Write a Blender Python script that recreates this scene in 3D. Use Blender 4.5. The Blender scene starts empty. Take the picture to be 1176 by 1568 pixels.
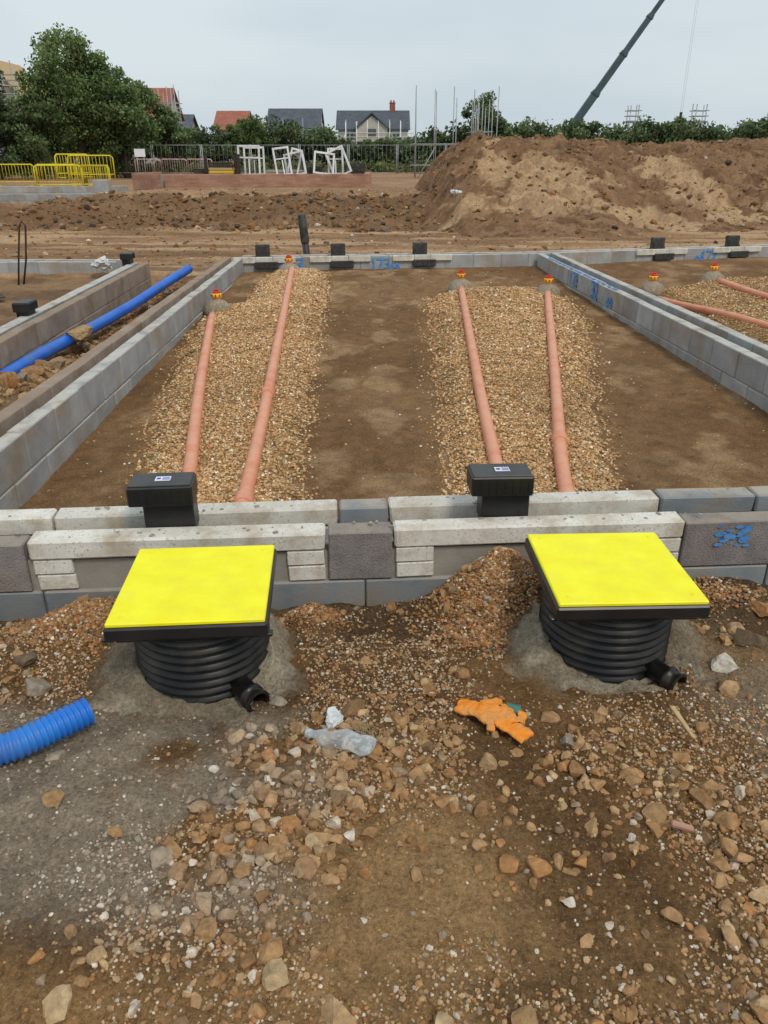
import bpy, bmesh, math, random
import numpy as np
from mathutils import Vector, Matrix, Euler
random.seed(7); RS=np.random.RandomState(11)
scene=bpy.context.scene; COL=scene.collection
# ---------------------------------------------------------------- noise
def _h(ix,iy,s):
    n=(ix.astype(np.int64)*374761393+iy.astype(np.int64)*668265263+s*974634777)&0x7fffffff
    n=((n^(n>>13))*1274126177)&0x7fffffff
    n=(n^(n>>16))&0xffff
    return n/65535.0
def vn(x,y,s=0):
    x=np.asarray(x,float);y=np.asarray(y,float)
    ix=np.floor(x);iy=np.floor(y);fx=x-ix;fy=y-iy
    fx=fx*fx*(3-2*fx);fy=fy*fy*(3-2*fy)
    a=_h(ix,iy,s);b=_h(ix+1,iy,s);c=_h(ix,iy+1,s);d=_h(ix+1,iy+1,s)
    return (a*(1-fx)+b*fx)*(1-fy)+(c*(1-fx)+d*fx)*fy
def fbm(x,y,s=0,o=4):
    r=0;a=.5;t=0
    for i in range(o):
        r=r+a*vn(x*2**i+i*17.3,y*2**i-i*9.1,s+i);t+=a;a*=.5
    return r/t
def ss(t): t=np.clip(t,0,1);return t*t*(3-2*t)
# ---------------------------------------------------------------- layout
SL=.075
def wallY(x): return 2.855+SL*x
def farY(x): return np.interp(x,[-2.6,-2.15,2.44,6.62,12],[12.2,12.26,12.87,13.96,15.36])
CH=[(-.645,2.31,.32,math.radians(4)),(.815,2.425,.32,math.radians(2))]
def greym(x,y): return ss((fbm(x*1.7,y*1.7,33)*.6+fbm(x*6,y*6,34)*.4-.40)/.14)*ss((.02-x)/.45)*ss((y-1.12)/.25)*ss((2.15-y)/.2)
def gh(x,y):
    x=np.asarray(x,float);y=np.asarray(y,float)
    wy=wallY(x)
    n=.05*(fbm(x*1.3,y*1.3,1)-.5)+.055*(fbm(x*5,y*5,2)-.5)+.034*(fbm(x*19,y*19,3,3)-.5)
    z=n.copy()
    z=z-.11*ss((y-2.25)/.5)
    for cx,cy,_,_ in CH: z=z-.045*np.exp(-((x-cx)**2+(y-cy+.1)**2)/.12)
    for hx,hy,hr,hz in [(-1.18,2.60,.20,.13),(-.30,2.66,.10,.10),(.44,2.78,.20,.22),(.62,2.72,.2,.14),(1.45,2.75,.28,.13),(-1.5,2.3,.25,.06)]:
        z=z+hz*np.exp(-((x-hx)**2+(y-hy)**2)/(hr*hr))
    inside=(y>wy+.06)
    zl=-.16+.10*(fbm(x*2,y*2,5)-.5)+.08*(fbm(x*8,y*8,6)-.5)+.22*np.exp(-((x+2.95)**2/.16+(y-5.7)**2/1.0))+.16*ss((y-10.5)/2)
    zb=-.05+.03*(fbm(x*3,y*3,8)-.5)
    zleft=np.where(x<-3.7,zb,zl)
    zleft=np.where((x<-3.35)&(x>=-3.7),-.3,zleft)
    zin=np.where(x<-2.25,zleft,-.4)
    fy=farY(x)+.06
    zo=.0+.06*(fbm(x*.5,y*.5,9)-.5)+.05*(fbm(x*.8,y*5,10)-.5)+.05*(fbm(x*4,y*4,12)-.5)
    rough=ss((y-19)/3)*(1-ss((y-27)/4))
    xm=ss((x+11)/2.5)
    zo=zo+(.22+.3*xm)*ss((y-20.5-1.0*(fbm(x*.7,y*0,14)-.5)*2)/2.8)+rough*(.40*(fbm(x*1.1,y*1.6,15)-.5)+.30*(fbm(x*3.5,y*4,16)-.5))
    z=np.where(inside,zin,z)
    k=ss((y-fy)/.15)
    z=np.where(y>fy,zo*k+(1-k)*z,z)
    z=np.where(y>150,.3,z)
    return z
def fl(y): return -.13+.019*(y-3)
# ---------------------------------------------------------------- materials
def nt(name):
    m=bpy.data.materials.new(name);m.use_nodes=True
    t=m.node_tree;b=t.nodes['Principled BSDF'];return m,t,b
def node(t,k,**kw):
    n=t.nodes.new(k)
    for a,v in kw.items(): setattr(n,a,v)
    return n
def mixc(t,fac,a,b,mode='MIX'):
    n=node(t,'ShaderNodeMix',data_type='RGBA',blend_type=mode)
    for i,v in ((0,fac),(6,a),(7,b)):
        if hasattr(v,'links'): t.links.new(v,n.inputs[i])
        elif i==0: n.inputs[0].default_value=v
        else: n.inputs[i].default_value=(*v[:3],1)
    return n.outputs[2]
def math_(t,op,a,b=0.,c=None,clamp=False):
    n=node(t,'ShaderNodeMath',operation=op);n.use_clamp=clamp
    for i,v in enumerate((a,b) if c is None else (a,b,c)):
        if hasattr(v,'links'): t.links.new(v,n.inputs[i])
        else: n.inputs[i].default_value=v
    return n.outputs[0]
def noise(t,scale,detail=4,rough=.55,vec=None,stretch=None):
    n=node(t,'ShaderNodeTexNoise');n.inputs['Scale'].default_value=scale;n.inputs['Detail'].default_value=detail;n.inputs['Roughness'].default_value=rough
    tc=node(t,'ShaderNodeTexCoord');v=tc.outputs['Object']
    if stretch:
        mp=node(t,'ShaderNodeMapping');mp.inputs['Scale'].default_value=stretch;t.links.new(v,mp.inputs[0]);v=mp.outputs[0]
    t.links.new(v,n.inputs['Vector']);return n.outputs['Fac']
def rampf(t,f,a,b):
    n=node(t,'ShaderNodeMapRange');n.inputs[1].default_value=a;n.inputs[2].default_value=b
    t.links.new(f,n.inputs[0]);return n.outputs[0]
def bumpn(t,b,hs,dist):
    prev=None
    for h,s in hs:
        n=node(t,'ShaderNodeBump');n.inputs['Strength'].default_value=s;n.inputs['Distance'].default_value=dist
        t.links.new(h,n.inputs['Height'])
        if prev: t.links.new(prev,n.inputs['Normal'])
        prev=n.outputs[0]
    t.links.new(prev,b.inputs['Normal'])
def M(name,c1,c2,scale=4,rough=.9,bump=.4,bscale=60,bd=.004,rnd=.2,dust=None,dustf=.8,spec=.25,dirt=None,dirtscale=3,metal=0,stretch=None,speck=None,dirta=.8):
    m,t,b=nt(name)
    c=mixc(t,rampf(t,noise(t,scale,4,.6,stretch=stretch),.32,.68),c1,c2)
    if dirt:
        c=mixc(t,math_(t,'MULTIPLY',rampf(t,noise(t,dirtscale,5,.65),.48,.68),dirta),c,dirt)
    if speck:
        c=mixc(t,rampf(t,noise(t,bscale*1.5,1,.5),.6,.7),c,speck)
    a=node(t,'ShaderNodeAttribute',attribute_name='rnd')
    f=math_(t,'MULTIPLY_ADD',a.outputs['Fac'],rnd,1-rnd/2)
    c=mixc(t,1.,c,f,'MULTIPLY')
    if dust:
        g=node(t,'ShaderNodeNewGeometry');s=node(t,'ShaderNodeSeparateXYZ');t.links.new(g.outputs['Normal'],s.inputs[0])
        k=math_(t,'MULTIPLY',rampf(t,s.outputs[2],.5,.9),math_(t,'MULTIPLY',rampf(t,noise(t,7,4),.3,.55),dustf))
        c=mixc(t,k,c,dust)
    t.links.new(c,b.inputs['Base Color'])
    b.inputs['Roughness'].default_value=rough;b.inputs['Specular IOR Level'].default_value=spec;b.inputs['Metallic'].default_value=metal
    if bump: bumpn(t,b,[(noise(t,bscale,4,.6),bump)],bd)
    return m
def Mcol(name,rough=.9,nscale=60,amt=.3,bump=.5,bd=.003,spec=.25,trans=0):
    m,t,b=nt(name)
    a=node(t,'ShaderNodeAttribute',attribute_name='Col');c=a.outputs['Color']
    if amt:
        f=rampf(t,noise(t,nscale,3,.6),.3,.7)
        f=math_(t,'MULTIPLY_ADD',f,amt*2,1-amt)
        c=mixc(t,1.,c,f,'MULTIPLY')
    t.links.new(c,b.inputs['Base Color']);b.inputs['Roughness'].default_value=rough;b.inputs['Specular IOR Level'].default_value=spec
    if bump: bumpn(t,b,[(noise(t,nscale*2,3,.6),bump)],bd)
    if trans:
        tr=node(t,'ShaderNodeBsdfTranslucent');t.links.new(c,tr.inputs[0]);mx=node(t,'ShaderNodeMixShader');mx.inputs[0].default_value=trans
        t.links.new(b.outputs[0],mx.inputs[1]);t.links.new(tr.outputs[0],mx.inputs[2]);t.links.new(mx.outputs[0],t.nodes['Material Output'].inputs[0])
    return m
def Mground(name):
    m,t,b=nt(name)
    a=node(t,'ShaderNodeAttribute',attribute_name='Col')
    f=math_(t,'MULTIPLY_ADD',rampf(t,noise(t,9,6,.7),.3,.7),.6,.72)
    c=mixc(t,1.,a.outputs['Color'],f,'MULTIPLY')
    n70=noise(t,75,5,.75)
    f2=math_(t,'MULTIPLY_ADD',rampf(t,n70,.3,.7),1.0,.52)
    c=mixc(t,1.,c,f2,'MULTIPLY')
    c=mixc(t,math_(t,'MULTIPLY',rampf(t,noise(t,170,1,.5),.66,.72),.5),c,(.50,.38,.25))
    t.links.new(c,b.inputs['Base Color']);b.inputs['Roughness'].default_value=.95;b.inputs['Specular IOR Level'].default_value=.1
    bumpn(t,b,[(noise(t,16,6,.75),.7),(n70,1.)],.016)
    return m
m_ground=Mground('soil')
m_stone=Mcol('stone',nscale=45,amt=.3,bump=.7,bd=.005,spec=.15)
m_pebble=Mcol('pebble',rough=.75,amt=0,bump=0,spec=.25)
m_leaf=Mcol('foliage',rough=.75,amt=0,bump=0,trans=.3)
m_block=M('concrete_block',(.28,.285,.285),(.39,.39,.38),5,bump=.7,rnd=.28,dust=(.54,.51,.455),dustf=.85,dirt=(.30,.225,.15),dirtscale=2.2)
m_blockblue=M('dense_block',(.17,.19,.205),(.29,.305,.31),4,bump=.5,rnd=.25,dust=(.42,.37,.30),dirt=(.25,.19,.13),dirtscale=4)
m_blockpurp=M('aggregate_block',(.21,.185,.18),(.32,.28,.27),12,bump=1,bscale=110,bd=.006,rnd=.2,dust=(.36,.30,.24),dirt=(.24,.18,.12),speck=(.12,.10,.10))
m_blockbrown=M('dusty_block',(.27,.20,.155),(.38,.30,.24),4,bump=.7,rnd=.2,dust=(.30,.22,.155),dirt=(.22,.145,.09))
m_lintel=M('lintel_concrete',(.59,.55,.48),(.76,.73,.66),6,bump=.5,rnd=.14,dirt=(.38,.28,.17),dirtscale=5,speck=(.48,.42,.33))
m_mortar=M('mortar',(.28,.25,.21),(.36,.33,.28),8,bump=.6)
m_concretewet=M('haunch_concrete',(.25,.20,.14),(.37,.32,.245),7,bump=1,bscale=38,bd=.014,dirt=(.20,.13,.07),dirtscale=5,speck=(.42,.37,.3))
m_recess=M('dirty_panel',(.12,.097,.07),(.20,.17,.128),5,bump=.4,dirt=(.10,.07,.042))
m_brick=M('red_brick',(.36,.17,.11),(.48,.27,.19),2,bump=.5,bscale=20,bd=.01,rnd=.3)
m_black=M('black_plastic',(.010,.010,.011),(.018,.018,.018),8,rough=.38,bump=.08,bscale=30,spec=.5,dust=(.09,.075,.055),dustf=.35,rnd=.1)
m_blackg=M('black_corrugated_plastic',(.007,.007,.008),(.014,.013,.012),8,rough=.36,bump=.05,bscale=30,spec=.35,rnd=.1,dirt=(.06,.048,.034),dirtscale=9,dirta=.5)
m_blackd=M('black_plastic_dusty',(.02,.02,.022),(.05,.045,.04),14,rough=.55,bump=.1,dirt=(.11,.09,.065),dirtscale=8,spec=.4)
m_yellow=M('yellow_cover',(.92,.82,.0),(.98,.93,.02),9,rough=.5,bump=.6,bscale=12,bd=.008,rnd=0,spec=.4,dirt=(.80,.68,.06),dirtscale=7,dirta=.35)
m_tape=M('tape',(.90,.76,.02),(.94,.84,.03),9,rough=.3,bump=.2,rnd=0)
m_pipe=M('clay_orange_pipe',(.66,.225,.12),(.76,.30,.175),7,rough=.55,bump=.1,rnd=0,dirt=(.58,.34,.20),dirtscale=9,dust=(.70,.39,.26),dustf=.5,spec=.35,dirta=.6)
m_red=M('red_plastic',(.55,.03,.02),(.62,.05,.03),5,rough=.4,bump=0)
m_yel=M('yellow_plastic',(.75,.48,.03),(.8,.55,.05),5,rough=.4,bump=0)
m_bluep=M('blue_pipe',(.0,.10,.55),(.01,.16,.68),5,rough=.4,bump=.05,dirt=(.08,.14,.3),dirtscale=4,spec=.5,rnd=0)
m_bluer=M('blue_ribbed_pipe',(.01,.13,.55),(.02,.22,.68),5,rough=.4,bump=.05,dirt=(.10,.16,.3),dirtscale=6,spec=.5,rnd=0)
m_spray=M('blue_spray',(.03,.20,.58),(.10,.32,.66),30,rough=.8,bump=.2,dirt=(.22,.30,.40),dirtscale=18,dirta=.6)
m_white=M('white_upvc',(.72,.73,.73),(.8,.8,.8),3,rough=.4,bump=0,dirt=(.5,.47,.42))
m_label=M('label',(.75,.76,.8),(.82,.82,.85),5,rough=.5,bump=0)
m_labelb=M('label_print',(.04,.03,.35),(.06,.05,.4),5,rough=.5,bump=0)
m_steel=M('galv_steel',(.30,.31,.32),(.42,.43,.44),6,rough=.5,metal=.3,bump=0)
m_dark=M('dark_metal',(.03,.025,.02),(.07,.05,.04),8,rough=.6,bump=.1)
m_rooft=M('grey_tiles',(.07,.08,.10),(.11,.12,.14),1.5,bump=.5,bscale=5,bd=.03)
m_roofr=M('red_tiles',(.30,.10,.07),(.38,.15,.10),1.5,bump=.5,bscale=5,bd=.03)
m_render=M('render_wall',(.42,.38,.33),(.52,.48,.42),1,bump=.1)
m_glass=M('window_glass',(.05,.06,.07),(.1,.11,.12),1,rough=.15,bump=0,spec=.6)
m_timber=M('timber',(.42,.28,.14),(.55,.38,.2),6,bump=.3,stretch=(1,8,8))
m_bark=M('bark',(.05,.04,.03),(.1,.08,.06),4,bump=.6,bscale=12,bd=.02)
m_crane=M('crane_paint',(.05,.08,.09),(.08,.11,.12),1,rough=.5,bump=0)
m_barrier=M('yellow_barrier_paint',(.70,.55,.02),(.8,.65,.04),3,rough=.5,bump=0)
m_orange=M('orange_fabric',(.80,.22,.02),(.88,.34,.05),18,rough=.9,bump=1,bscale=45,bd=.01,dirt=(.55,.28,.12),dirtscale=14,rnd=0)
m_teal=M('teal_fabric',(.05,.16,.13),(.1,.24,.2),18,rough=.9,bump=.5)
m_paper=M('white_plastic',(.65,.66,.66),(.78,.78,.78),12,rough=.5,bump=.3,bscale=20)
m_straw=M('straw',(.30,.22,.12),(.42,.32,.19),12)
def mk_pet():
    m,t,b=nt('clear_plastic')
    b.inputs['Base Color'].default_value=(.85,.9,.93,1);b.inputs['Roughness'].default_value=.12
    tr=node(t,'ShaderNodeBsdfTransparent');tr.inputs[0].default_value=(.9,.93,.95,1)
    mx=node(t,'ShaderNodeMixShader');fr=node(t,'ShaderNodeLayerWeight');fr.inputs[0].default_value=.35
    f=math_(t,'MULTIPLY_ADD',fr.outputs['Facing'],.5,.18)
    f=math_(t,'ADD',f,math_(t,'MULTIPLY',rampf(t,noise(t,40,4),.5,.7),.25))
    t.links.new(f,mx.inputs[0]);t.links.new(tr.outputs[0],mx.inputs[1]);t.links.new(b.outputs[0],mx.inputs[2])
    t.links.new(mx.outputs[0],t.nodes['Material Output'].inputs[0])
    bumpn(t,b,[(noise(t,35,3),.8)],.008)
    return m
m_pet=mk_pet()
# ---------------------------------------------------------------- builders
def npmesh(name,V,F,mat,cols=None,smooth=False,parent=None):
    me=bpy.data.meshes.new(name);V=np.asarray(V,np.float32);F=np.asarray(F,np.int32);k=F.shape[1]
    me.vertices.add(len(V));me.vertices.foreach_set('co',V.ravel())
    me.loops.add(F.size);me.loops.foreach_set('vertex_index',F.ravel())
    me.polygons.add(len(F));me.polygons.foreach_set('loop_start',np.arange(0,F.size,k,dtype=np.int32))
    if cols is not None:
        a=me.attributes.new('Col','FLOAT_COLOR','POINT');c=np.ones((len(V),4),np.float32);c[:,:3]=cols;a.data.foreach_set('color',c.ravel())
    me.update(calc_edges=True)
    me.polygons.foreach_set('use_smooth',np.full(len(F),smooth))
    me.materials.append(mat)
    o=bpy.data.objects.new(name,me);COL.objects.link(o)
    if parent: o.parent=parent
    return o
class MB:
    def __init__(s,name,mats):
        s.bm=bmesh.new();s.name=name;s.mats=mats if isinstance(mats,(list,tuple)) else [mats]
        s.l=s.bm.verts.layers.float.new('rnd')
    def _fin(s,vs,mi,r,smooth=False):
        r=random.random() if r is None else r
        fs=set()
        for v in vs:
            v[s.l]=r
            for f in v.link_faces: fs.add(f)
        for f in fs: f.material_index=mi;f.smooth=smooth
    def box(s,c,size,rot=(0,0,0),bev=0,mi=0,r=None,jit=0):
        M_=Matrix.LocRotScale(Vector(c),Euler(rot),Vector(size))
        g=bmesh.ops.create_cube(s.bm,size=1,matrix=M_);vs=g['verts']
        if jit:
            for v in vs: v.co+=Vector([random.uniform(-jit,jit) for _ in range(3)])
        if bev:
            es=list({e for v in vs for e in v.link_edges})
            g=bmesh.ops.bevel(s.bm,geom=es,offset=bev,segments=1,affect='EDGES',clamp_overlap=True)
            vs=list({v for f in g['faces'] for v in f.verts})
        s._fin(vs,mi,r)
    def tube(s,pts,rad,seg=10,mi=0,r=None,cap=True,smooth=True,jit=0):
        pts=[Vector(p) for p in pts];n=len(pts)
        if not hasattr(rad,'__len__'): rad=[rad]*n
        rings=[];prev=None
        for i in range(n):
            d=(pts[min(i+1,n-1)]-pts[max(i-1,0)])
            d=d.normalized() if d.length>1e-9 else Vector((0,0,1))
            if prev is None:
                a=Vector((0,0,1)) if abs(d.z)<.9 else Vector((1,0,0))
                u=d.cross(a).normalized()
            else:
                u=(prev-d*prev.dot(d)).normalized()
            prev=u;w=d.cross(u)
            rings.append([s.bm.verts.new(pts[i]+(u*math.cos(2*math.pi*k/seg)+w*math.sin(2*math.pi*k/seg))*rad[i]*(1+random.uniform(-jit,jit))) for k in range(seg)])
        for i in range(n-1):
            for k in range(seg):
                s.bm.faces.new((rings[i][k],rings[i][(k+1)%seg],rings[i+1][(k+1)%seg],rings[i+1][k]))
        vs=[v for R in rings for v in R]
        s._fin(vs,mi,r,smooth)
        if cap:
            for R in (rings[0][::-1],rings[-1]):
                f=s.bm.faces.new(R);f.material_index=mi
        return vs
    def bar(s,a,b,r,seg=6,mi=0): s.tube([a,b],r,seg,mi)
    def poly(s,pts,mi=0,r=None):
        vs=[s.bm.verts.new(p) for p in pts];f=s.bm.faces.new(vs);s._fin(vs,mi,r)
    def prism(s,prof,x0,x1,axis='x',mi=0):
        def P(t,a,z): return (t,a,z) if axis=='x' else (a,t,z)
        A=[s.bm.verts.new(P(x0,a,z)) for a,z in prof];B=[s.bm.verts.new(P(x1,a,z)) for a,z in prof];n=len(prof)
        s.bm.faces.new(A[::-1]);s.bm.faces.new(B)
        for i in range(n): s.bm.faces.new((A[i],A[(i+1)%n],B[(i+1)%n],B[i]))
        s._fin(A+B,mi,None)
    def done(s,parent=None,loc=None,rotz=0):
        bmesh.ops.recalc_face_normals(s.bm,faces=s.bm.faces)
        me=bpy.data.meshes.new(s.name);s.bm.to_mesh(me);s.bm.free()
        for m in s.mats: me.materials.append(m)
        o=bpy.data.objects.new(s.name,me);COL.objects.link(o)
        if loc: o.location=loc
        o.rotation_euler[2]=rotz
        if parent: o.parent=parent
        return o
def empty(name,loc=(0,0,0),rotz=0):
    o=bpy.data.objects.new(name,None);COL.objects.link(o);o.location=loc;o.rotation_euler[2]=rotz;o.empty_display_size=.1;return o
# ---------------------------------------------------------------- rocks
def tpl(sub,seed,planes=7,lo=.5,hi=.85,jit=.035):
    r=random.Random(seed);bm=bmesh.new();bmesh.ops.create_icosphere(bm,subdivisions=sub,radius=1)
    V=np.array([v.co[:] for v in bm.verts]);F=np.array([[v.index for v in f.verts] for f in bm.faces]);bm.free()
    for i in range(planes):
        n=np.array([r.gauss(0,1) for _ in range(3)]);n/=np.linalg.norm(n);d=r.uniform(lo,hi)
        k=V@n-d;k=np.maximum(k,0);V=V-k[:,None]*n
    V+=np.array([[r.uniform(-jit,jit) for _ in range(3)] for _ in range(len(V))])
    return V,F
def ico12(seed):
    g=(1+5**.5)/2;V=np.array([(-1,g,0),(1,g,0),(-1,-g,0),(1,-g,0),(0,-1,g),(0,1,g),(0,-1,-g),(0,1,-g),(g,0,-1),(g,0,1),(-g,0,-1),(-g,0,1)],float)/1.9
    F=np.array([(0,11,5),(0,5,1),(0,1,7),(0,7,10),(0,10,11),(1,5,9),(5,11,4),(11,10,2),(10,7,6),(7,1,8),(3,9,4),(3,4,2),(3,2,6),(3,6,8),(3,8,9),(4,9,5),(2,4,11),(6,2,10),(8,6,7),(9,8,1)])
    r=np.random.RandomState(seed);return V*(1+r.uniform(-.22,.22,(12,1))),F
T0=[ico12(i) for i in range(8)]
T1=[tpl(1,i) for i in range(5)];T2=[tpl(2,i+20,9,.4,.8) for i in range(8)];T3=[tpl(3,i+40,13,.42,.85,.022) for i in range(9)]
TP=[tpl(1,i+60,3,.75,.95) for i in range(4)]
PAL=np.array([(.35,.20,.095),(.24,.132,.060),(.49,.355,.20),(.29,.25,.20),(.66,.60,.51),(.12,.088,.06),(.37,.172,.065),(.42,.265,.138)])
def palette(n,w,var=.2):
    w=np.array(w,float);w/=w.sum();c=PAL[RS.choice(len(PAL),n,p=w)]
    return c*(1+RS.uniform(-var,var,(n,1)))
def scatter(P,R,tpls,cols,flat=(.6,.95)):
    N=len(P);ch=RS.randint(0,len(tpls),N);VV=[];FF=[];CC=[];off=0
    q=RS.normal(size=(N,4));q/=np.linalg.norm(q,axis=1)[:,None];w,x,y,z=q.T
    Rm=np.stack([1-2*(y*y+z*z),2*(x*y-z*w),2*(x*z+y*w),2*(x*y+z*w),1-2*(x*x+z*z),2*(y*z-x*w),2*(x*z-y*w),2*(y*z+x*w),1-2*(x*x+y*y)],1).reshape(N,3,3)
    for k,(V,F) in enumerate(tpls):
        I=np.where(ch==k)[0]
        if len(I)==0: continue
        S=RS.uniform(.65,1.25,(len(I),3))
        v=V[None]*S[:,None,:];v=np.einsum('nij,nmj->nmi',Rm[I],v)
        v[:,:,2]*=RS.uniform(flat[0],flat[1],(len(I),1))
        v=v*R[I][:,None,None]+P[I][:,None,:]
        m=len(V);VV.append(v.reshape(-1,3));FF.append((F[None]+(off+np.arange(len(I))*m)[:,None,None]).reshape(-1,3));CC.append(np.repeat(cols[I],m,0));off+=len(I)*m
    return np.concatenate(VV),np.concatenate(FF),np.concatenate(CC)
def merge(parts):
    V=[];F=[];C=[];o=0
    for v,f,c in parts: V.append(v);F.append(f+o);C.append(c);o+=len(v)
    return np.concatenate(V),np.concatenate(F),np.concatenate(C)
# ---------------------------------------------------------------- GROUND
def lines(d0,d1,step,lo,hi,g,mx=40):
    a=list(np.arange(d0,d1,step));s=step;x=a[-1]
    while x<hi: s=min(s*g,mx*max(.02,abs(x)*.02));s=max(s,step);x+=s;a.append(x)
    s=step;x=a[0];b=[]
    while x>lo: s=min(s*g,mx*max(.02,abs(x)*.02));s=max(s,step);x-=s;b.append(x)
    return np.array(b[::-1]+a)
gx=lines(-1.7,1.7,.013,-700,700,1.05,.5)
gy=np.concatenate([np.array([-300,-60,-20,-8,-3,-1,0,.4]),np.arange(.7,3.05,.013),np.arange(3.07,13,.06),np.arange(13.05,32,.13),np.arange(32.2,60,.6),np.array([61,64,68,74,82,95,115,140,180,250,400,700,1200])])
X,Y=np.meshgrid(gx,gy);Z=gh(X,Y)
nx,ny=len(gx),len(gy)
def lerp(a,b,k): return a+(np.asarray(b)-a)*k[...,None]
def groundcol(X,Y):
    C=np.zeros(X.shape+(3,))+np.array((.205,.110,.046))
    C=lerp(C,(.34,.20,.088),ss((fbm(X*1.1+3,Y*1.1,31)-.45)/.2))
    C=lerp(C,(.125,.068,.031),ss((fbm(X*2.4,Y*2.4,32)-.5)/.12)*.7)
    C=lerp(C,(.37,.222,.10),np.exp(-((X-.12)**2/.05+(Y-1.42)**2/.07)))
    C=lerp(C,(.36,.21,.09),ss((1.2-Y)/.15)*ss((-.2-X)/.2)*.8)
    C=lerp(C,(.33,.275,.205),greym(X,Y)*.75)
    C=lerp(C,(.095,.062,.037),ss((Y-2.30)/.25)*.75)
    gm2=ss((fbm(X*2,Y*2,35)-.42)/.15)*ss((X-.9)/.3)*ss((Y-1.4)/.3);C=lerp(C,(.27,.215,.15),gm2*.6)
    return C
C=groundcol(X,Y)
heap=np.zeros_like(X)
for hx,hy,hr in [(-1.18,2.6,.28),(-.3,2.66,.12),(.46,2.74,.26)]: heap=np.maximum(heap,np.exp(-((X-hx)**2+(Y-hy)**2)/hr**2))
C=lerp(C,(.20,.108,.042),heap)
inn=(Y>wallY(X)+.06)
lf=np.zeros(X.shape+(3,))+np.array((.28,.172,.092));lf=lerp(lf,(.18,.105,.056),ss((fbm(X*1.5,Y*1.5,37)-.4)/.2))
C=np.where(inn[...,None],lf,C)
bk=np.zeros(X.shape+(3,))+np.array((.32,.185,.098))
bk=lerp(bk,(.46,.295,.168),ss((fbm(X*.35,Y*1.6,41)-.45)/.18))
bk=lerp(bk,(.19,.107,.057),ss((fbm(X*.5,Y*2.6,43)-.5)/.15)*.8)
tr=np.abs(np.sin((Y-X*.12)*2.2+2*fbm(X*.3,Y*.3,44)));bk=lerp(bk,(.15,.088,.05),ss((.35-tr)/.3)*ss((18-Y)/3)*.7)
bank=ss((Y-19.8)/1.2)*(1-ss((Y-24.2)/1.5))
bk=lerp(bk,(.16,.090,.048),bank*.8);bk=lerp(bk,(.30,.182,.105),ss((Y-24)/3)*.6)
bk=lerp(bk,(.07,.095,.035),ss((Y-66)/6))
C=np.where((Y>farY(X)+.1)[...,None],bk,C)
idx=np.arange(nx*ny).reshape(ny,nx)
F=np.stack([idx[:-1,:-1],idx[:-1,1:],idx[1:,1:],idx[1:,:-1]],-1).reshape(-1,4)
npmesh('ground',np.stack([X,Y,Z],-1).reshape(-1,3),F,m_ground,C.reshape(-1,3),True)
def leftX(y): return -2.0-.0165*(y-3.2)
def partyX(y): return 2.97-.057*(y-3.3)
def floorh(x,y): return fl(y)+.03*(fbm(x*1.2,y*1.2,51)-.5)+.018*(fbm(x*6,y*6,52)-.5)+.012*(fbm(x*20,y*20,53,2)-.5)
def sheet(name,fx0,fx1,y0,fy1,nx_,ny_):
    t=np.linspace(0,1,nx_);s=np.linspace(0,1,ny_);S,T=np.meshgrid(s,t,indexing='ij')
    yy=y0+(14.6-y0)*S;xx=fx0(yy)+(fx1(yy)-fx0(yy))*T;yy=np.minimum(yy,farY(xx)+.03)
    zz=floorh(xx,yy)
    c=np.zeros(xx.shape+(3,))+np.array((.205,.110,.050))
    c=lerp(c,(.275,.160,.078),ss((fbm(xx*1.3,yy*1.0,55)-.42)/.25)*.75);c=lerp(c,(.42,.275,.15),ss((fbm(xx*3.2,yy*2.4,56)-.57)/.12)*.55)
    c=lerp(c,(.15,.082,.038),ss((fbm(xx*4,yy*2,57)-.5)/.2)*.5)
    i=np.arange(nx_*ny_).reshape(ny_,nx_);f=np.stack([i[:-1,:-1],i[:-1,1:],i[1:,1:],i[1:,:-1]],-1).reshape(-1,4)
    npmesh(name,np.stack([xx,yy,zz],-1).reshape(-1,3),f,m_ground,c.reshape(-1,3),True)
sheet('soil_floor',lambda y:leftX(y)-.05,lambda y:partyX(y)+.05,3.1,None,200,420)
sheet('soil_floor',lambda y:partyX(y)+.25,lambda y:y*0+11,3.1,None,170,260)
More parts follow.
